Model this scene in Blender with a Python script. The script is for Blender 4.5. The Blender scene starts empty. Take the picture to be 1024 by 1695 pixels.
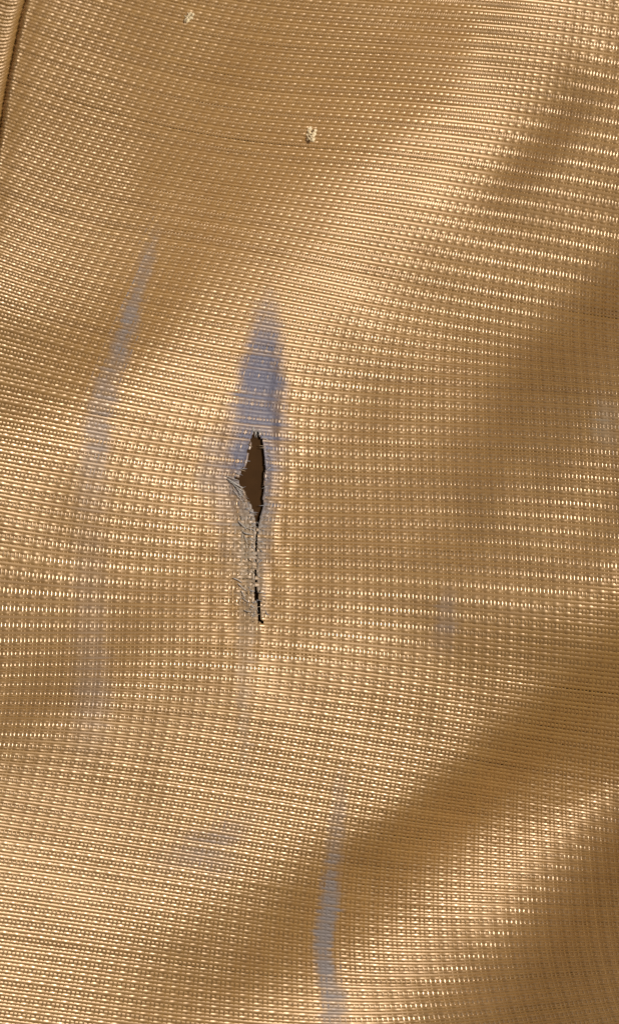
import bpy, bmesh, math, random
import numpy as np

rng = np.random.default_rng(7)
random.seed(7)
scene = bpy.context.scene
col = scene.collection

# ------------------------------------------------------------------ units
# The cloth is laid out in "cloth units" (x to the right, y down); one unit is S metres.
S = 0.05 / 1024.0
def to_m(x, y, z):
    return np.stack([(x - 512.0) * S, -(y - 847.5) * S, z * S], axis=-1)

# ------------------------------------------------------------------ camera
CAM_D = 1.50
cam_data = bpy.data.cameras.new('camera')
cam = bpy.data.objects.new('camera', cam_data)
col.objects.link(cam)
cam.location = (0, 0, CAM_D)
cam.rotation_euler = (0, 0, 0)
cam_data.sensor_width = 36.0
cam_data.lens = 36.0 * CAM_D / (1695 * S)
cam_data.clip_start = 0.005
cam_data.clip_end = 20.0
cam_data.dof.use_dof = True
cam_data.dof.focus_distance = CAM_D - 0.001
cam_data.dof.aperture_fstop = 55
scene.camera = cam

# ------------------------------------------------------------------ room light
world = bpy.data.worlds.new('World')
scene.world = world
world.use_nodes = True
bg = world.node_tree.nodes['Background']
bg.inputs[0].default_value = (1.0, 0.80, 0.58, 1)
bg.inputs[1].default_value = 0.16

def area_lamp(name, azim, tilt, dist, size, power, colour):
    # tilt from the vertical, azim measured from the top of the picture, clockwise
    d = bpy.data.lights.new(name, 'AREA')
    d.shape = 'DISK'
    d.size = size
    d.energy = power
    d.color = colour
    o = bpy.data.objects.new(name, d)
    col.objects.link(o)
    t, a = math.radians(tilt), math.radians(azim)
    v = (math.sin(t) * math.sin(a), math.sin(t) * math.cos(a), math.cos(t))
    o.location = tuple(dist * c for c in v)
    import mathutils
    o.rotation_euler = mathutils.Vector(v).to_track_quat('Z', 'Y').to_euler()
    return o
area_lamp('ceiling_lamp', 70, 45, 0.80, 0.17, 6.5, (1.0, 0.89, 0.73))

area_lamp('cool_fill', -40, 35, 0.80, 0.90, 0.4, (0.72, 0.84, 1.0))  # added lamp: broad weak cool fill, with no real window behind it

vs = scene.view_settings
vs.view_transform = 'Standard'
vs.look = 'None'
vs.exposure = 0.0
vs.gamma = 1.0
vs.use_curve_mapping = False
scene.cycles.use_denoising = False

# ------------------------------------------------------------------ smooth tables
def bicubic(grid, gx, gy):
    """Catmull-Rom lookup of a table at fractional column gx and row gy."""
    g = np.asarray(grid, dtype=float)
    H, W = g.shape
    gx = np.clip(gx, 0, W - 1.0001)
    gy = np.clip(gy, 0, H - 1.0001)
    ix = np.floor(gx).astype(int); fx = gx - ix
    iy = np.floor(gy).astype(int); fy = gy - iy
    def w(t):
        return (-.5*t + t*t - .5*t**3, 1 - 2.5*t*t + 1.5*t**3, .5*t + 2*t*t - 1.5*t**3, -.5*t*t + .5*t**3)
    wx, wy = w(fx), w(fy)
    out = 0
    for a in range(4):
        yy = np.clip(iy + a - 1, 0, H - 1)
        row = 0
        for b in range(4):
            xx = np.clip(ix + b - 1, 0, W - 1)
            row = row + wx[b] * g[yy, xx]
        out = out + wy[a] * row
    return out

def value_noise(seed, sx, sy):
    g = np.random.default_rng(seed).normal(0, 1, (64, 64))
    return lambda x, y: bicubic(g, (x / sx + 6) % 62, (y / sy + 6) % 62)
N_FINE, N_MID, N_EDGE, N_PUCK = value_noise(3, 46, 60), value_noise(4, 95, 80), value_noise(5, 13, 30), value_noise(6, 15, 44)

# ------------------------------------------------------------------ shape of the drape
# steepness of the folds across their diagonal run, every 102.4 by 106 cloth units
FOLD = np.array([
 [ .4, .5, .8, 1., 1.2, 1.2, 1.3, 1.4, .5, 0., -.2],
 [ .4, .5, .8, 1., 1.2, 1.2, 1.2, 1.2, .2, -.1, -.4],
 [ .3, .4, .8, 1., 1., 1., .7, .2, -.3, -.55, -.8],
 [ .1, .2, .7, 1., .9, .5, .1, -.2, -.45, -.65, -.75],
 [-.1, 0., .4, .8, .4, .1, -.2, -.5, -.7, -.8, -1.],
 [-.3, .1, .5, .5, .2, -.1, -.4, -.8, -1., -1.2, -1.9],
 [ .1, .3, .1, -.2, -.3, -.5, -.9, -1., -1.1, -1.9, -1.5],
 [-.1, -.3, -.4, -.4, -.4, -.8, -1., -1., -1.2, -1.8, -1.3],
 [-.4, -.5, -.5, -.6, -.7, -.9, -1., -1., -1.5, -1.4, -1.6],
 [-.5, -.6, -.8, -.9, -.9, -1., -1.1, -1.4, -1.4, -.7, -.8],
 [-1., -1., -1., -.8, -.5, -.3, -.2, -.3, -.2, 0., .8],
 [-1.4, -1., -.5, -.3, -.1, 0., 0., 0., .2, .6, 1.6],
 [ .0, 0., 0., 0., 0., 0., 0., .2, 1.2, .8, .2],
 [ .0, 0., 0., 0., 0., .1, .4, 1.3, .4, 0., -.6],
 [ .0, 0., 0., .1, .3, .7, .7, .1, 0., -.8, -1.7],
 [ .0, .1, .3, .6, .8, .5, 0., -.4, -1., -1.5, -2.],
 [-.1, .1, .3, .3, 0., -.1, -.5, -1., -1.6, -1.9, -1.7]])
STEP = 16.0
X0, Y0, X1, Y1 = -240.0, -240.0, 1264.0, 1935.0
NX = int((X1 - X0) / STEP) + 1
NY = int((Y1 - Y0) / STEP) + 1

# sharper folds laid over the table: (x, y, half width, steepness)
RUNS = [
 [(1120, 1030, 44, 2.2), (1024, 1095, 44, 2.2), (900, 1205, 40, 2.3), (790, 1305, 40, 2.3), (690, 1378, 38, 2.2), (600, 1430, 36, 1.6), (520, 1480, 40, 1.1), (430, 1590, 50, .8)],
 [(1100, 400, 40, -2.3), (1024, 480, 42, -2.4), (930, 575, 42, -2.4), (860, 660, 40, -2.3), (800, 780, 42, -1.9), (765, 900, 40, -1.6)],
 [(970, 150, 20, -1.0), (925, 215, 26, -1.9), (880, 270, 28, -1.9), (830, 320, 28, -1.3)],
 [(1110, 1330, 50, -2.2), (1010, 1480, 56, -2.4), (930, 1600, 60, -2.4), (850, 1740, 60, -2.2)],
 [(1110, 800, 40, -2.2), (1020, 870, 40, -2.2), (940, 935, 36, -1.6)],
 [(-60, 1205, 26, -1.9), (40, 1192, 24, -1.9), (120, 1165, 20, -1.4)],
 [(700, -40, 60, 1.5), (770, 60, 40, 1.5), (760, 130, 34, 1.4), (640, 200, 30, 1.1)],
 [(900, -60, 40, 0), (862, 60, 36, 0), (835, 140, 36, .0), (740, 220, 30, 0.), (600, 300, 34, 0.)],
]
def run_mix(c, x, y, runs):
    for pts in runs:
        bw = np.zeros_like(x); bv = np.zeros_like(x)
        for (xa, ya, wa, sa), (xb, yb, wb, sb) in zip(pts[:-1], pts[1:]):
            vx, vy = xb - xa, yb - ya
            t = np.clip(((x - xa) * vx + (y - ya) * vy) / (vx * vx + vy * vy), 0, 1)
            d = np.hypot(x - xa - t * vx, y - ya - t * vy) / (wa + t * (wb - wa))
            w = np.exp(-d ** 2)
            bv = np.where(w > bw, sa + t * (sb - sa), bv); bw = np.maximum(w, bw)
        c = c * (1 - bw) + bv * bw
    return c

SXA, SDB = -.39, .142          # slopes at which the crosswise and the lengthwise yarn catch the lamp
def solve_height():
    xs = X0 + STEP * np.arange(NX); ys = Y0 + STEP * np.arange(NY)
    gx, gy = np.meshgrid(xs, ys)
    c = run_mix(bicubic(FOLD, gx / 102.4, gy / 105.94), gx, gy, RUNS)
    sx = SXA + np.where(c > 0, -.46 * c, .62 * np.minimum(-c, 1.2) + .3 * np.maximum(-c - 1.2, 0))
    sy = SDB - .25 * (c + 1)
    isA = np.exp(-(c / .45) ** 2); isB = np.exp(-((c + 1) / .4) ** 2)
    wx = .35 + 1.5 * isA + .8 * isB + .4 * (np.abs(c + .4) > 1.2)
    wy = .15 + .25 * isA + .9 * isB + .35 * (np.abs(c + .4) > 1.2)
    ax = lambda q: .5 * (q[:, 1:] + q[:, :-1])
    ay = lambda q: .5 * (q[1:] + q[:-1])
    WX, WY = ax(wx), ay(wy)
    cx = ax(sx) * STEP; cy = ay(sy) * STEP
    def div(dx, dy):
        o = np.zeros((NY, NX))
        o[:, 1:] += dx; o[:, :-1] -= dx
        o[1:] += dy; o[:-1] -= dy
        return o
    def A(z):
        return div(WX * (z[:, 1:] - z[:, :-1]), WY * (z[1:] - z[:-1])) + 1e-9 * z
    b = div(WX * cx, WY * cy)
    z = np.zeros((NY, NX)); r = b.copy(); p = r.copy(); rs = (r * r).sum()
    for _ in range(1200):
        Ap = A(p)
        al = rs / (p * Ap).sum()
        z += al * p; r -= al * Ap
        rn = (r * r).sum()
        if rn < 1e-8: break
        p = r + (rn / rs) * p; rs = rn
    for _ in range(3):                      # cloth does not crease below its own thickness
        q = np.pad(z, 1, mode='reflect', reflect_type='odd')
        z = .25 * z + .125 * (q[1:-1, 2:] + q[1:-1, :-2] + q[2:, 1:-1] + q[:-2, 1:-1]) + .0625 * (q[2:, 2:] + q[2:, :-2] + q[:-2, 2:] + q[:-2, :-2])
    z -= bicubic(z, (np.array(512.) - X0) / STEP, (np.array(847.) - Y0) / STEP)
    return z
ZGRID = solve_height()

def drape(x, y):
    return bicubic(ZGRID, (x - X0) / STEP, (y - Y0) / STEP)

# ------------------------------------------------------------------ run of the threads
# fall of the crosswise threads (dy/dx), x = 0,256..1024, y = 0,150..1695
FALL = np.array([
 [.30, .25, .08, .05, .15],
 [.36, .25, .06, .08, .20],
 [.40, .20, .10, .16, .20],
 [.40, .15, .20, .18, .15],
 [.33, .22, .12, .06, .08],
 [.20, .15, .05, .03, .10],
 [.18, .08, .03, .06, .10],
 [-.02, .00, .10, .14, .12],
 [.00, .12, .17, .18, .18],
 [.15, .16, .18, .10, .05],
 [.15, .17, .15, .00, .00],
 [.15, .15, .06, -.10, -.12],
 [.15, .15, .0, -.18, -.22]])
# lean of the lengthwise threads (dx/dy), same places
LEAN = np.array([
 [-.42, -.48, -.45, -.20, -.15],
 [-.46, -.48, -.45, -.20, -.20],
 [-.46, -.46, -.45, -.25, -.20],
 [-.40, -.42, -.40, -.20, -.10],
 [-.30, -.30, -.20, -.05, .00],
 [-.25, -.20, .00, .00, .00],
 [-.10, -.05, .00, .02, .00],
 [.00, .00, -.05, -.05, -.05],
 [-.10, -.15, -.20, -.15, -.10],
 [-.22, -.22, -.20, -.10, .00],
 [-.24, -.22, -.10, .00, .05],
 [-.22, -.15, .00, .25, .30],
 [-.22, -.10, .05, .30, .32]])
RX0, RX1, RY0, RY1 = -520.0, 1400.0, -420.0, 2120.0
def integrate():
    xs = np.arange(RX0, RX1 + 1, 16.0); ys = np.arange(RY0, RY1 + 1, 16.0)
    gx, gy = np.meshgrid(xs, ys)
    f = bicubic(FALL, gx / 256.0, gy / 154.1)
    l = bicubic(LEAN, gx / 256.0, gy / 154.1)
    Bf = np.cumsum(f, axis=1) * 16.0
    k = int((512 - RX0) / 16)
    Bf -= Bf[:, k:k+1]
    Al = np.cumsum(l, axis=0) * 16.0
    k = int((847 - RY0) / 16)
    Al -= Al[k:k+1, :]
    return Bf, Al
BF, AL = integrate()
def rlook(t, x, y):
    return bicubic(t, (x - RX0) / 16.0, (y - RY0) / 16.0)

# ------------------------------------------------------------------ the tear
T_Y  = np.array([690, 712, 718, 723, 739, 747, 762, 772, 783, 792, 805, 823, 840, 853, 866, 904, 938, 969, 985, 1001, 1016, 1026, 1033, 1045])
T_L  = np.array([425, 422, 418, 417, 415, 409, 409, 405, 402, 387, 399, 409, 415, 425, 424, 421.5, 421, 421.5, 420, 424, 424, 427, 433, 436])
T_R  = np.array([425, 424, 429, 432, 434, 435, 438, 439, 438.5, 437.5, 437, 436, 435, 433, 429, 425, 425, 426, 429, 430, 433, 434, 437, 436])
T_C  = .5 * (T_L + T_R)
def smooth_interp(ty, tv, y, s):
    yy = np.arange(600, 1160, 2.0)
    v = np.interp(yy, ty, tv)
    k = np.exp(-.5 * (np.arange(-40, 41, 2) / s) ** 2); k /= k.sum()
    v = np.convolve(np.pad(v, 20, mode='edge'), k, mode='valid')
    return np.interp(y, yy, v)
def tear_shift(x, y):
    c = smooth_interp(T_Y, T_C, y, 8)
    dl = np.maximum(smooth_interp(T_Y, T_C - T_L, y, 9), 0)
    dr = np.maximum(smooth_interp(T_Y, T_R - T_C, y, 9), 0)
    thin = np.where(y > 872, .55, 1.0); dl = dl * thin; dr = dr * thin
    d = x - c
    return np.where(d < 0, -dl * np.exp(np.minimum(d, 0) / 55.0), dr * np.exp(-np.maximum(d, 0) / 38.0))
def in_tear(x, y, grow=0.0):
    l = np.interp(y, T_Y, T_L) - grow; r = np.interp(y, T_Y, T_R) + grow
    return (y > 716) & ((y < 868) | ((y > 978) & (y < 1030))) & (x > l) & (x < r)

def seam_x(y):
    return np.interp(y, [-200, 0, 40, 100, 160, 220, 300, 420, 900], [110, 53, 41, 28, 16, 6, -8, -32, -150])

def lip(x, y):
    """small lift of the cloth along the torn lips and puckers running away from them"""
    c = np.interp(y, T_Y, T_C)
    d = x - c
    inside = np.clip((y - 690) / 60, 0, 1) * np.clip((1060 - y) / 40, 0, 1)
    z = inside * np.where(d < 0, 3.2 * np.exp(-(d / 28.0) ** 2), .8 * np.exp(-(d / 20.0) ** 2))
    z -= 6 * np.exp(-((x - 432) / 26.0) ** 2 - ((y - 640) / 95.0) ** 2)          # dimple above the tear
    z += 3 * np.exp(-((x - seam_x(y) - 12) / 15.0) ** 2) - .11 * np.clip(seam_x(y) + 9 - x, 0, 20) ** 2
    return z

def surf(x, y):
    near = np.exp(-((x - 420) / 70.0) ** 2) * np.clip((y - 560) / 150, 0, 1) * np.clip((1150 - y) / 120, 0, 1)
    return drape(x, y) + lip(x, y) + 1.2 * N_MID(x, y) + .5 * N_FINE(x, y) + 1.0 * near * N_PUCK(x, y)

# ------------------------------------------------------------------ blue-grey and pale streaks in the thread colour
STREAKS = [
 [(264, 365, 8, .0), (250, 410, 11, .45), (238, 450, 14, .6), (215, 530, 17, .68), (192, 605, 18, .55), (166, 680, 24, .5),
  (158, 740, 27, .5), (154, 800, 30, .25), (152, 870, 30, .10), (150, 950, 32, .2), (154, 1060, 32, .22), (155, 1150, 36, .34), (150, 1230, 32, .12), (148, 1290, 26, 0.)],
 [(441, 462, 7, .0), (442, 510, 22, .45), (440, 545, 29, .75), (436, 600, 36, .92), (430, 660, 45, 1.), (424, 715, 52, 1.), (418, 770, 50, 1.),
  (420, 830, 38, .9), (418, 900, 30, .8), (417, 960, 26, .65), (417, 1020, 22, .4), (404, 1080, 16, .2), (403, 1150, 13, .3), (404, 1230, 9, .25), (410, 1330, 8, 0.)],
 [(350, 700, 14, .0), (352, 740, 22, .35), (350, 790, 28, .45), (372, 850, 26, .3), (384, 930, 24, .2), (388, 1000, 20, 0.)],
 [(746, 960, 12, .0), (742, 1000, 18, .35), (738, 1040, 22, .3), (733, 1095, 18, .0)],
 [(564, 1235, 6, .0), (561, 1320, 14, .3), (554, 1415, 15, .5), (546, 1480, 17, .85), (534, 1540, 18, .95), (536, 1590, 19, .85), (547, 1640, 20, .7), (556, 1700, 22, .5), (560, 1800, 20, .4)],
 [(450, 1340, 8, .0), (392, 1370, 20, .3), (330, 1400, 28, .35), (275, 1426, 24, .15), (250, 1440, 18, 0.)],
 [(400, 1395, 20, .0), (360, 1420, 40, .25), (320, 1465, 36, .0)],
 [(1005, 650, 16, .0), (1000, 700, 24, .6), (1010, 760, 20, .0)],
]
def streak_at(x, y):
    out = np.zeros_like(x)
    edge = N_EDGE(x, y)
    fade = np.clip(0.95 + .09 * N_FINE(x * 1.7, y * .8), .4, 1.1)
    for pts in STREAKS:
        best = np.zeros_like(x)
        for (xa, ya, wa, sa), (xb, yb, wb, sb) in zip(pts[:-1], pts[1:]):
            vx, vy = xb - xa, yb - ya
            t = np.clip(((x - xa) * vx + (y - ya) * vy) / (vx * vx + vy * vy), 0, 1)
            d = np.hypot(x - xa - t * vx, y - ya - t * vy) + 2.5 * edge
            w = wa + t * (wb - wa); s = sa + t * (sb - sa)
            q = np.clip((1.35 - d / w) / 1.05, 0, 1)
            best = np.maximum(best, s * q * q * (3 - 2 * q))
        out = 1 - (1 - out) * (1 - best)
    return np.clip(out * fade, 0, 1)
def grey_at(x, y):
    """1 where the streaks are pale grey rather than blue"""
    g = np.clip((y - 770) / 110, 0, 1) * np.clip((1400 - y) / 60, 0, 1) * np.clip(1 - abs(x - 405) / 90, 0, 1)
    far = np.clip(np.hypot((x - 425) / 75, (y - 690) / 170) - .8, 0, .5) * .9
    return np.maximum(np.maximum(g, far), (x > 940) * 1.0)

# ------------------------------------------------------------------ materials
def thread_material(name, gold, rough, spec, rough_f, spec_f):
    m = bpy.data.materials.new(name); m.use_nodes = True
    nt = m.node_tree; N = nt.nodes; L = nt.links
    p = N['Principled BSDF']
    st = N.new('ShaderNodeAttribute'); st.attribute_name = 'streak'
    gr = N.new('ShaderNodeAttribute'); gr.attribute_name = 'grey'
    va = N.new('ShaderNodeAttribute'); va.attribute_name = 'tone'
    tc = N.new('ShaderNodeTexCoord')
    no = N.new('ShaderNodeTexNoise'); no.inputs['Scale'].default_value = 420; no.inputs['Detail'].default_value = 4
    L.new(tc.outputs['Object'], no.inputs['Vector'])
    def mix(a, b, f):
        n = N.new('ShaderNodeMix'); n.data_type = 'RGBA'
        for s_, v in ((6, a), (7, b)):
            if isinstance(v, tuple): n.inputs[s_].default_value = v
            else: L.new(v, n.inputs[s_])
        if isinstance(f, float): n.inputs[0].default_value = f
        else: L.new(f, n.inputs[0])
        return n.outputs[2]
    dark = (gold[0] * .78, gold[1] * .74, gold[2] * .68, 1)
    lite = (min(1, gold[0] * 1.2), gold[1] * 1.2, gold[2] * 1.22, 1)
    base = mix(dark, lite, va.outputs['Fac'])
    ramp = N.new('ShaderNodeMapRange'); ramp.inputs[1].default_value = .35; ramp.inputs[2].default_value = .65
    ramp.inputs[3].default_value = .0; ramp.inputs[4].default_value = .25
    L.new(no.outputs['Fac'], ramp.inputs[0])
    base = mix(base, (gold[0] * .8, gold[1] * .66, gold[2] * .5, 1), ramp.outputs[0])
    streak_col = mix((.16, .163, .238, 1), (.37, .315, .25, 1), gr.outputs['Fac'])  # streak colour, from blue-grey to pale tan-grey
    base = mix(base, streak_col, st.outputs['Fac'])
    N.remove(p)
    dif = N.new('ShaderNodeBsdfDiffuse'); L.new(base, dif.inputs['Color'])
    glo = N.new('ShaderNodeBsdfGlossy'); glo.distribution = 'MULTI_GGX'
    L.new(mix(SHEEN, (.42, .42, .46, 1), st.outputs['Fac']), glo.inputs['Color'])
    gl = N.new('ShaderNodeAttribute'); gl.attribute_name = 'gloss'
    def lerp(a_, b_, fac):
        n = N.new('ShaderNodeMapRange')
        for k_, v in ((3, a_), (4, b_)):
            if isinstance(v, float): n.inputs[k_].default_value = v
            else: L.new(v, n.inputs[k_])
        L.new(fac, n.inputs[0]); return n.outputs[0]
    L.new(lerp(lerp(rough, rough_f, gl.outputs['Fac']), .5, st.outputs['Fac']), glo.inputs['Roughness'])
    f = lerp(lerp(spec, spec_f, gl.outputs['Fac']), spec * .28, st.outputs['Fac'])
    ms = N.new('ShaderNodeMixShader')
    L.new(f, ms.inputs[0]); L.new(dif.outputs[0], ms.inputs[1]); L.new(glo.outputs[0], ms.inputs[2])
    L.new(ms.outputs[0], N['Material Output'].inputs['Surface'])
    return m
GOLD = (.345, .201, .056)
SHEEN = (.68, .537, .41, 1)
M_WEFT = thread_material('crosswise satin yarn', GOLD, .46, .36, .34, .46)
M_WARP = thread_material('lengthwise satin yarn', (GOLD[0] * .95, GOLD[1] * .96, GOLD[2] * .9), .46, .18, .28, .66)

# ------------------------------------------------------------------ thread builder
def set_attr(me, name, vals):
    a = me.attributes.new(name, 'FLOAT', 'POINT')
    a.data.foreach_set('value', vals.astype(np.float32))

PROF = [(-1, -.15), (-.55, .68), (0, 1), (.55, .68), (1, -.15), (1, -.17), (-1, -.17)]   # lens-shaped yarn section; the last two close its underside
def tubes(name, P, keep, half_w, half_h, mat, tone, parent, streak, grey, nrm, gloss):
    """P: (threads, samples, 3) centre lines in cloth units (z up). keep: (threads, samples-1)."""
    n, m, _ = P.shape
    T = np.gradient(P, axis=1)
    T /= np.linalg.norm(T, axis=2, keepdims=True) + 1e-12
    B = np.cross(nrm, T); B /= np.linalg.norm(B, axis=2, keepdims=True) + 1e-12
    Nn = np.cross(T, B)
    hw = np.broadcast_to(half_w, (n, m))[..., None]; hh = np.broadcast_to(half_h, (n, m))[..., None]
    used = np.zeros((n, m), bool)
    used[:, :-1] |= keep; used[:, 1:] |= keep
    idx = np.full((n, m), -1, np.int64); idx[used] = np.arange(used.sum())
    rings = np.stack([P + hw * a * B + hh * b * Nn for a, b in PROF], axis=2)   # n,m,7,3
    V = rings[used].reshape(-1, 3)
    V = V * np.array([S, S, S]) + np.array([-512 * S, 847.5 * S, 0])
    a0 = idx[:, :-1][keep]; a1 = idx[:, 1:][keep]
    F = []
    for k, k2 in ((0, 1), (1, 2), (2, 3), (3, 4), (5, 6)):
        F.append(np.stack([a0 * 7 + k, a0 * 7 + k2, a1 * 7 + k2, a1 * 7 + k], axis=1))
    F = np.stack(F, axis=1).reshape(-1, 4)
    me = bpy.data.meshes.new(name)
    me.vertices.add(len(V)); me.vertices.foreach_set('co', V.astype(np.float32).ravel())
    me.loops.add(F.size); me.loops.foreach_set('vertex_index', F.astype(np.int32).ravel())
    me.polygons.add(len(F)); me.polygons.foreach_set('loop_start', (np.arange(len(F)) * 4).astype(np.int32))
    me.polygons.foreach_set('use_smooth', np.ones(len(F), bool))
    me.update(calc_edges=True)
    set_attr(me, 'streak', np.repeat(streak[used], 7)); set_attr(me, 'grey', np.repeat(grey[used], 7))
    set_attr(me, 'tone', np.repeat(np.broadcast_to(tone, (n, m))[used], 7))
    set_attr(me, 'gloss', np.repeat(np.broadcast_to(gloss, (n, m))[used], 7))
    me.materials.append(mat)
    o = bpy.data.objects.new(name, me); col.objects.link(o); o.parent = parent
    return o

PU, PV = 6.35, 5.75        # thread spacing
XC = 512.0
def weave_map(u, v):
    """thread coordinates -> cloth units"""
    spread = 1 + (v - 847) * 1.1e-4
    xs = XC + (u - XC) * spread
    y = v + rlook(BF, xs, v)
    x = xs + rlook(AL, xs, y)
    # the left-hand threads follow the cloth at their own final place
    y = v + rlook(BF, x, v)
    return x, y

def fuzz(x, y):
    return np.clip(1 - np.abs(x - np.interp(y, T_Y, T_C) + 14) / 42, 0, 1) * np.clip((y - 750) / 60, 0, 1) * np.clip((1040 - y) / 40, 0, 1)

I = np.arange(-150, 150); J = np.arange(-70, 420)     # warp and weft numbers
UI = XC + (I + 0.0) * PU; VJ = -70.0 + J * PV
uj = rng.normal(0, .18, len(UI)); vj = rng.normal(0, .14, len(VJ))   # uneven spacing
UI = UI + uj; VJ = VJ + vj
def crimp(i, j):
    """+1 where the weft lies over the warp, -1 where it dives under"""
    i, j = np.broadcast_arrays(i, j)
    r = j % 4
    w = np.where(r == 0, .0, np.where(r == 2, .0, np.where(i % 3 == 0, 1.05, -.05)))
    return w

def warp_lift(i, j):
    i, j = np.broadcast_arrays(i, j)
    r = j % 4
    return np.where(r == 0, -.24, np.where(r == 2, .30, np.where(i % 3 == 0, -.26, -.24)))

M = 140.0
cloth = bpy.data.objects.new('gold_cloth', None); col.objects.link(cloth)
cloth.empty_display_size = .01
cloth['label'] = 'creased gold satin cloth with a ragged vertical tear and blue-grey streaks'
cloth['category'] = 'cloth'

def normal_at(x, y):
    e = 3.0
    zx = (surf(x + e, y) - surf(x - e, y)) / (2 * e)
    zy = (surf(x, y + e) - surf(x, y - e)) / (2 * e)
    n = np.stack([-zx, zy, np.ones_like(zx)], axis=-1)      # world y is up, cloth y is down
    return n / np.linalg.norm(n, axis=-1, keepdims=True)

def place(u, v, lift):
    x, y = weave_map(u, v)
    x0 = x
    x = x + tear_shift(x, y)
    fz = fuzz(x, y)
    z = surf(x, y)
    n = normal_at(x, y)
    P = np.stack([x, -y, z], axis=-1) + n * lift[..., None]
    return x0, x, y, fz, n, P

def bounds(x, y):
    return (x > -M) & (x < 1024 + M) & (y > -M) & (y < 1695 + M) & (x > seam_x(y) - 8)

A_W, A_P = 1.0, 1.0
# --- crosswise threads
uu = np.empty(2 * len(UI) - 1); uu[::2] = UI; uu[1::2] = .5 * (UI[1:] + UI[:-1])
cr = np.empty((len(J), len(uu)))
cr[:, ::2] = crimp(I[None, :], J[:, None]); cr[:, 1::2] = .5 * (cr[:, 2::2] + cr[:, :-2:2]) - .18 * np.abs(cr[:, 2::2] - cr[:, :-2:2])
U, V = np.meshgrid(uu, VJ)
x0, x, y, fz, n, P = place(U, V, cr * A_W)
wob = rng.normal(0, 1, fz.shape)
P[..., 1] += fz * wob * .9; P[..., 2] += fz * rng.normal(0, 1, fz.shape) * .8
keep = bounds(x, y)
keep = keep[:, 1:] & keep[:, :-1]
c = smooth_interp(T_Y, T_C, y, 8)
jit = rng.normal(0, 1.2, (len(J), 1))
side = x0 > c + jit
cut = (side[:, 1:] != side[:, :-1]) & (y[:, 1:] > 717) & (y[:, 1:] < 1033)
xm, ym = .5 * (x[:, 1:] + x[:, :-1]), .5 * (y[:, 1:] + y[:, :-1])
keep &= ~cut & ~in_tear(xm, ym, -.8)
stk = streak_at(x + rng.normal(0, 3.0, (len(J), 1)), y)
tone = np.clip(.5 + rng.normal(0, .14, (len(J), 1)) + .10 * rng.normal(0, 1, x.shape), 0, 1)
stk = np.clip(stk * (1 + .26 * rng.normal(0, 1, (len(J), 1))), 0, 1)
pitch = np.abs(np.gradient(y, axis=0))
dots = np.zeros_like(x); dots[:, ::2] = ((I % 3 == 0)[None, :] & (J % 2 == 1)[:, None]); dots[:, 1::2] = .15 * (dots[:, 2::2] + dots[:, :-2:2])
hw = .575 * np.clip(pitch, 4, 9) * (1 + .05 * N_EDGE(x * .35, y * 5) + .06 * rng.normal(0, 1, (len(J), 1)) + .04 * rng.normal(0, 1, x.shape))
o = tubes('crosswise_threads', P, keep, hw, .98, M_WEFT, tone, cloth, stk, grey_at(x, y), n, dots)
o['kind'] = 'stuff'
# --- lengthwise threads
vv = np.empty(2 * len(VJ) - 1); vv[::2] = VJ; vv[1::2] = .5 * (VJ[1:] + VJ[:-1])
cp = np.empty((len(I), len(vv)))
cp[:, ::2] = warp_lift(I[:, None], J[None, :]); cp[:, 1::2] = .5 * (cp[:, 2::2] + cp[:, :-2:2])
V, U = np.meshgrid(vv, UI)
x0, x, y, fz, n, P = place(U, V, cp * A_P + .3)
P[..., 0] += fz * rng.normal(0, 1, fz.shape) * .6; P[..., 2] += fz * rng.normal(0, 1, fz.shape) * .8
keep = bounds(x, y)
keep = keep[:, 1:] & keep[:, :-1]
xm, ym = .5 * (x[:, 1:] + x[:, :-1]), .5 * (y[:, 1:] + y[:, :-1])
keep &= ~in_tear(xm, ym, -.5)
stk = streak_at(x, y + rng.normal(0, 22, (len(I), 1)))
stk = np.clip(stk * (.95 + .30 * rng.normal(0, 1, (len(I), 1))), 0, 1)
tone = np.clip(.5 + rng.normal(0, .2, (len(I), 1)) + .10 * rng.normal(0, 1, x.shape), 0, 1)
pitch = np.abs(np.gradient(x, axis=0))
ridge = np.zeros_like(x); ridge[:, ::2] = (J % 4 == 2)[None, :]; ridge[:, 1::2] = .4 * (ridge[:, 2::2] + ridge[:, :-2:2])
hw = .26 * np.clip(pitch, 4, 9) * (1 + .06 * N_EDGE(x * 2.2, y * .8) + .06 * rng.normal(0, 1, (len(I), 1)) + .04 * rng.normal(0, 1, x.shape)); hw[:, ::2] += .28 * ((J % 4) == 2)[None, :]; hw[:, 1::2] += .1 * ((((J[1:] % 4) == 2) | ((J[:-1] % 4) == 2)))[None, :]
o = tubes('lengthwise_threads', P, keep, hw, .62, M_WARP, tone, cloth, stk, grey_at(x, y), n, ridge)
o['kind'] = 'stuff'

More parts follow.
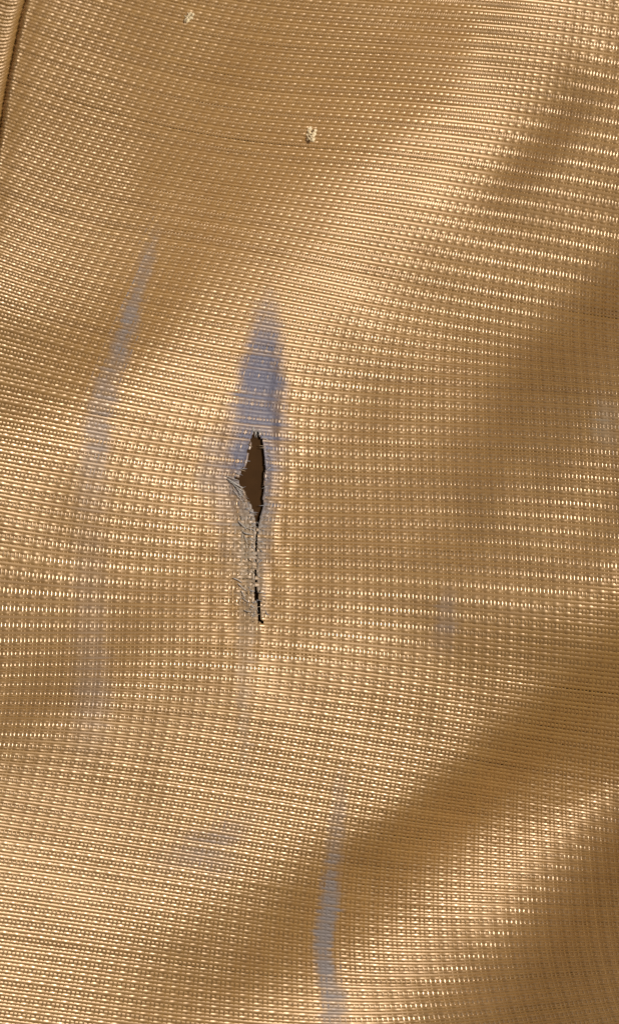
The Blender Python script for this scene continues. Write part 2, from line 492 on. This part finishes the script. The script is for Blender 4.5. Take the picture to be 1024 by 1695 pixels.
# ------------------------------------------------------------------ the panel beyond the seam
panel_I = np.arange(0, 34); panel_J = np.arange(-60, 170)
def panel_place(sv, tv, lift):
    """sv: distance left of the seam, tv: along it"""
    y = tv - .45 * sv - 26 * np.exp(-sv / 14.0)
    x = seam_x(y) - 3 - sv * .93
    r = 13.0
    q = np.clip(1 - sv / r, 0, 1)
    h = -14 + 20 * np.sqrt(np.clip(1 - q * q, 0, 1)) - .05 * np.maximum(sv - r, 0)
    z = drape(x, y) + h
    # normal from the roll of the edge
    e = 1.0
    def hz(t):
        qq = np.clip(1 - t / r, 0, 1)
        return -14 + 20 * np.sqrt(np.clip(1 - qq * qq, 0, 1))
    dh = (hz(sv + e) - hz(np.maximum(sv - e, 0))) / (2 * e)
    dh = np.minimum(dh, 6)
    n = np.stack([dh, np.zeros_like(dh), np.ones_like(dh)], axis=-1)
    n /= np.linalg.norm(n, axis=-1, keepdims=True)
    P = np.stack([x, -y, z], axis=-1) + n * lift[..., None]
    return x, y, n, P
sI = panel_I * 5.2 + .5 + rng.normal(0, .2, len(panel_I)); tJ = -70 + panel_J * PV + rng.normal(0, .25, len(panel_J))
ss = np.empty(2 * len(sI) - 1); ss[::2] = sI; ss[1::2] = .5 * (sI[1:] + sI[:-1])
cr2 = np.empty((len(panel_J), len(ss)))
cr2[:, ::2] = crimp(panel_I[None, :], panel_J[:, None]); cr2[:, 1::2] = .5 * (cr2[:, 2::2] + cr2[:, :-2:2])
SV, TV = np.meshgrid(ss, tJ)
x, y, n, P = panel_place(SV, TV, cr2)
inb = (x > -M) & (y > -M) & (y < 760)
keep = inb[:, 1:] & inb[:, :-1]
zero = np.zeros_like(x)
panel = tubes('seam_panel', P, keep, 2.7, 1.35, M_WEFT, np.clip(.5 + rng.normal(0, .25, (len(panel_J), 1)) + 0 * x, 0, 1), cloth, zero, zero, n, .4)
panel['label'] = 'rolled edge of the neighbouring gold panel beyond the dark seam'
tt = np.empty(2 * len(tJ) - 1); tt[::2] = tJ; tt[1::2] = .5 * (tJ[1:] + tJ[:-1])
cp2 = np.empty((len(panel_I), len(tt)))
cp2[:, ::2] = warp_lift(panel_I[:, None], panel_J[None, :]); cp2[:, 1::2] = .5 * (cp2[:, 2::2] + cp2[:, :-2:2])
TV, SV = np.meshgrid(tt, sI)
x, y, n, P = panel_place(SV, TV, cp2 + .35)
inb = (x > -M) & (y > -M) & (y < 760)
keep = inb[:, 1:] & inb[:, :-1]
zero = np.zeros_like(x)
o = tubes('lengthwise_threads', P, keep, 1.3, 1.0, M_WARP, np.clip(.5 + rng.normal(0, .25, (len(panel_I), 1)) + 0 * x, 0, 1), panel, zero, zero, n, .3)
o['kind'] = 'stuff'

# ------------------------------------------------------------------ lining seen through the tear
def plain_material(name, c, rough, spec=.3, noise=0.25, scale=900):
    m = bpy.data.materials.new(name); m.use_nodes = True
    N = m.node_tree.nodes; L = m.node_tree.links; p = N['Principled BSDF']
    tc = N.new('ShaderNodeTexCoord'); no = N.new('ShaderNodeTexNoise')
    no.inputs['Scale'].default_value = scale; no.inputs['Detail'].default_value = 3
    L.new(tc.outputs['Object'], no.inputs['Vector'])
    mx = N.new('ShaderNodeMix'); mx.data_type = 'RGBA'
    mx.inputs[6].default_value = tuple(v * (1 - noise) for v in c) + (1,)
    mx.inputs[7].default_value = tuple(min(1, v * (1 + noise)) for v in c) + (1,)
    L.new(no.outputs['Fac'], mx.inputs[0]); L.new(mx.outputs[2], p.inputs['Base Color'])
    p.inputs['Roughness'].default_value = rough; p.inputs['Specular IOR Level'].default_value = spec
    return m
def lining():
    xs = np.arange(-180, 1205, 24.0); ys = np.arange(-180, 1876, 24.0)
    gx, gy = np.meshgrid(xs, ys)
    top = drape(gx, gy) + 1.2 * N_MID(gx, gy) - 6.5 - 48 * np.exp(-((gx - seam_x(gy)) / 60) ** 2)
    nx, ny = len(xs), len(ys)
    V = np.concatenate([to_m(gx, gy, top).reshape(-1, 3), to_m(gx, gy, top - 8).reshape(-1, 3)])
    F = []
    k = nx * ny
    for j in range(ny - 1):
        for i in range(nx - 1):
            a = j * nx + i
            F.append((a, a + nx, a + nx + 1, a + 1)); F.append((k + a, k + a + 1, k + a + nx + 1, k + a + nx))
    for i in range(nx - 1):
        a, b = i, (ny - 1) * nx + i
        F.append((a, a + 1, k + a + 1, k + a)); F.append((b + 1, b, k + b, k + b + 1))
    for j in range(ny - 1):
        a, b = j * nx, j * nx + nx - 1
        F.append((a + nx, a, k + a, k + a + nx)); F.append((b, b + nx, k + b + nx, k + b))
    me = bpy.data.meshes.new('lining'); me.from_pydata([tuple(v) for v in V], [], F); me.update()
    for p_ in me.polygons: p_.use_smooth = True
    me.materials.append(plain_material('brown lining', (.052, .024, .007), .8, .15))
    o = bpy.data.objects.new('lining', me); col.objects.link(o)
    o['label'] = 'plain dark brown lining seen through the tear in the gold cloth'
    o['category'] = 'lining'
lining()

# ------------------------------------------------------------------ frayed ends along the tear
M_FRAY = [plain_material('frayed pale filament', (.50, .49, .50), .5, .4),
          plain_material('frayed grey filament', (.32, .325, .38), .5, .3),
          plain_material('frayed tan filament', (.36, .28, .20), .5, .3)]
def tube_mesh(name, pts, radii, mat, sides=5):
    pts = np.asarray(pts, float); n = len(pts)
    T = np.gradient(pts, axis=0); T /= np.linalg.norm(T, axis=1, keepdims=True) + 1e-9
    ref = np.array([.13, .21, .97]); B = np.cross(T, ref); B /= np.linalg.norm(B, axis=1, keepdims=True) + 1e-9
    Nn = np.cross(B, T)
    V = []
    for k in range(n):
        for a in range(sides):
            t = 2 * math.pi * a / sides
            V.append(pts[k] + radii[k] * (math.cos(t) * B[k] + math.sin(t) * Nn[k]))
    F = [(k * sides + a, k * sides + (a + 1) % sides, (k + 1) * sides + (a + 1) % sides, (k + 1) * sides + a)
         for k in range(n - 1) for a in range(sides)]
    F.append(tuple(range(sides))[::-1]); F.append(tuple((n - 1) * sides + a for a in range(sides)))
    V = np.array(V) * S + np.array([-512 * S, 847.5 * S, 0])
    me = bpy.data.meshes.new(name); me.from_pydata([tuple(v) for v in V], [], F); me.update()
    for p_ in me.polygons: p_.use_smooth = True
    me.materials.append(mat)
    return me
def loose(x, y, ang, length, r, mat, rise=3.0, bend=.4, droop=0.0):
    a = ang; px, py = x, y; pts = []
    n = 7
    z0 = float(surf(np.array(x), np.array(y)))
    for k in range(n):
        t = k / (n - 1)
        zs = float(surf(np.array(px), np.array(py)))
        pts.append((px, -py, zs + 1.6 + rise * math.sin(math.pi * min(1, t * .9)) - droop * t * t))
        a += bend * rng.normal(0, .6)
        px += math.cos(a) * length / (n - 1); py += math.sin(a) * length / (n - 1)
    rad = [.8 * r * (1 - .55 * k / (n - 1)) for k in range(n)]
    o = bpy.data.objects.new('loose_thread', tube_mesh('loose_thread', pts, rad, mat))
    col.objects.link(o); o.parent = cloth
# pale filaments fanned along the left lip
for (x_, y_, a_, l_, r_) in [(376, 793, .45, 30, 1.6), (379, 797, .5, 26, 1.3), (373, 788, .3, 24, .9), (384, 800, .6, 24, 1.2), (390, 806, .9, 22, 1.2),
                             (386, 812, .7, 24, 1.0), (394, 862, .75, 20, 1.3), (398, 866, .9, 22, 1.0), (402, 880, .8, 18, 1.4), (404, 886, 1.1, 16, 1.0),
                             (386, 957, .45, 17, 1.5), (393, 965, .8, 20, 1.2), (399, 978, .9, 14, 1.1), (402, 990, .7, 14, 1.2), (404, 1010, .2, 12, 1.1)]:
    loose(x_, y_, a_, l_, r_, M_FRAY[0], 2.5, .25)
for k in range(46):                       # broken crosswise ends at the left lip
    y_ = float(rng.uniform(722, 1028)); l = float(np.interp(y_, T_Y, T_L))
    loose(l - rng.uniform(4, 12), y_, rng.normal(.15, .35), rng.uniform(6, 14), rng.uniform(.6, 1.1), M_FRAY[int(rng.integers(0, 3))], 1.5, .3, 3)
for k in range(46):                       # and at the right lip
    y_ = float(rng.uniform(722, 1030)); r = float(np.interp(y_, T_Y, T_R))
    loose(r + rng.uniform(4, 12), y_, math.pi + rng.normal(0, .35), rng.uniform(6, 13), rng.uniform(.6, 1.1), M_FRAY[int(rng.integers(0, 3))], 1.2, .3, 3)
for k in range(14):                       # lengthwise ends at the blunt top of the hole
    loose(rng.uniform(416, 434), rng.uniform(706, 716), math.pi / 2 + rng.normal(0, .3), rng.uniform(6, 13), rng.uniform(.6, 1.0), M_FRAY[int(rng.integers(0, 2))], 1.2, .3, 3)

for k in range(60):                       # short pale fuzz matted over the left lip
    y_ = float(rng.uniform(795, 1020)); l = float(np.interp(y_, T_Y, T_L))
    loose(l - abs(rng.normal(4, 9)), y_, rng.uniform(-.6, 1.5), rng.uniform(4, 9), rng.uniform(.35, .6), M_FRAY[0], 1.0, .6, 0)

# ------------------------------------------------------------------ lint and dust lying on the cloth
M_LINT = plain_material('cream lint', (.86, .74, .52), .3, .7, .15, 3000)
M_DUST = plain_material('dark dust', (.05, .028, .014), .7, .2)
def lint(name, x, y, size, lumps, label, cat, mat, fibres=5):
    bm = bmesh.new()
    z = float(surf(np.array(float(x)), np.array(float(y)))) + 2.2
    for k in range(lumps):
        t = rng.uniform(0, 2 * math.pi); d = size * rng.uniform(.1, .85); r = size * rng.uniform(.13, .27)
        ret = bmesh.ops.create_icosphere(bm, subdivisions=2, radius=1.0)
        for v in ret['verts']:
            w = 1 + .25 * rng.normal()
            v.co.x = v.co.x * r * w + x + math.cos(t) * d
            v.co.y = v.co.y * r * w - y + math.sin(t) * d
            v.co.z = v.co.z * r * .8 * w + z + r * .3
    for v in bm.verts:
        v.co.x = (v.co.x - 512) * S; v.co.y = (v.co.y + 847.5) * S; v.co.z *= S
    me = bpy.data.meshes.new(name); bm.to_mesh(me); bm.free()
    for p_ in me.polygons: p_.use_smooth = True
    me.materials.append(mat)
    o = bpy.data.objects.new(name, me); col.objects.link(o)
    o['label'] = label; o['category'] = cat
    for k in range(fibres):
        a = rng.uniform(0, 2 * math.pi); pts = []; px, py = x, y
        for q in range(6):
            pts.append((px, -py, z + 2.5 + 2 * math.sin(q * .6))); a += rng.normal(0, .5)
            px += math.cos(a) * size * .17; py += math.sin(a) * size * .17
        f = bpy.data.objects.new('fibre', tube_mesh('fibre', pts, [.7] * 6, mat)); col.objects.link(f); f.parent = o
lint('lint_pill', 510, 222, 15, 18, 'larger cream lint pill on flat gold cloth above the tear', 'lint', M_LINT)
lint('lint_pill', 313, 35, 12, 14, 'smaller cream lint pill near the top edge of the gold cloth', 'lint', M_LINT)
lint('dust_speck', 663, 1391, 2.2, 3, 'tiny dark speck of dust lying in the ochre fold', 'dust', M_DUST, 0)
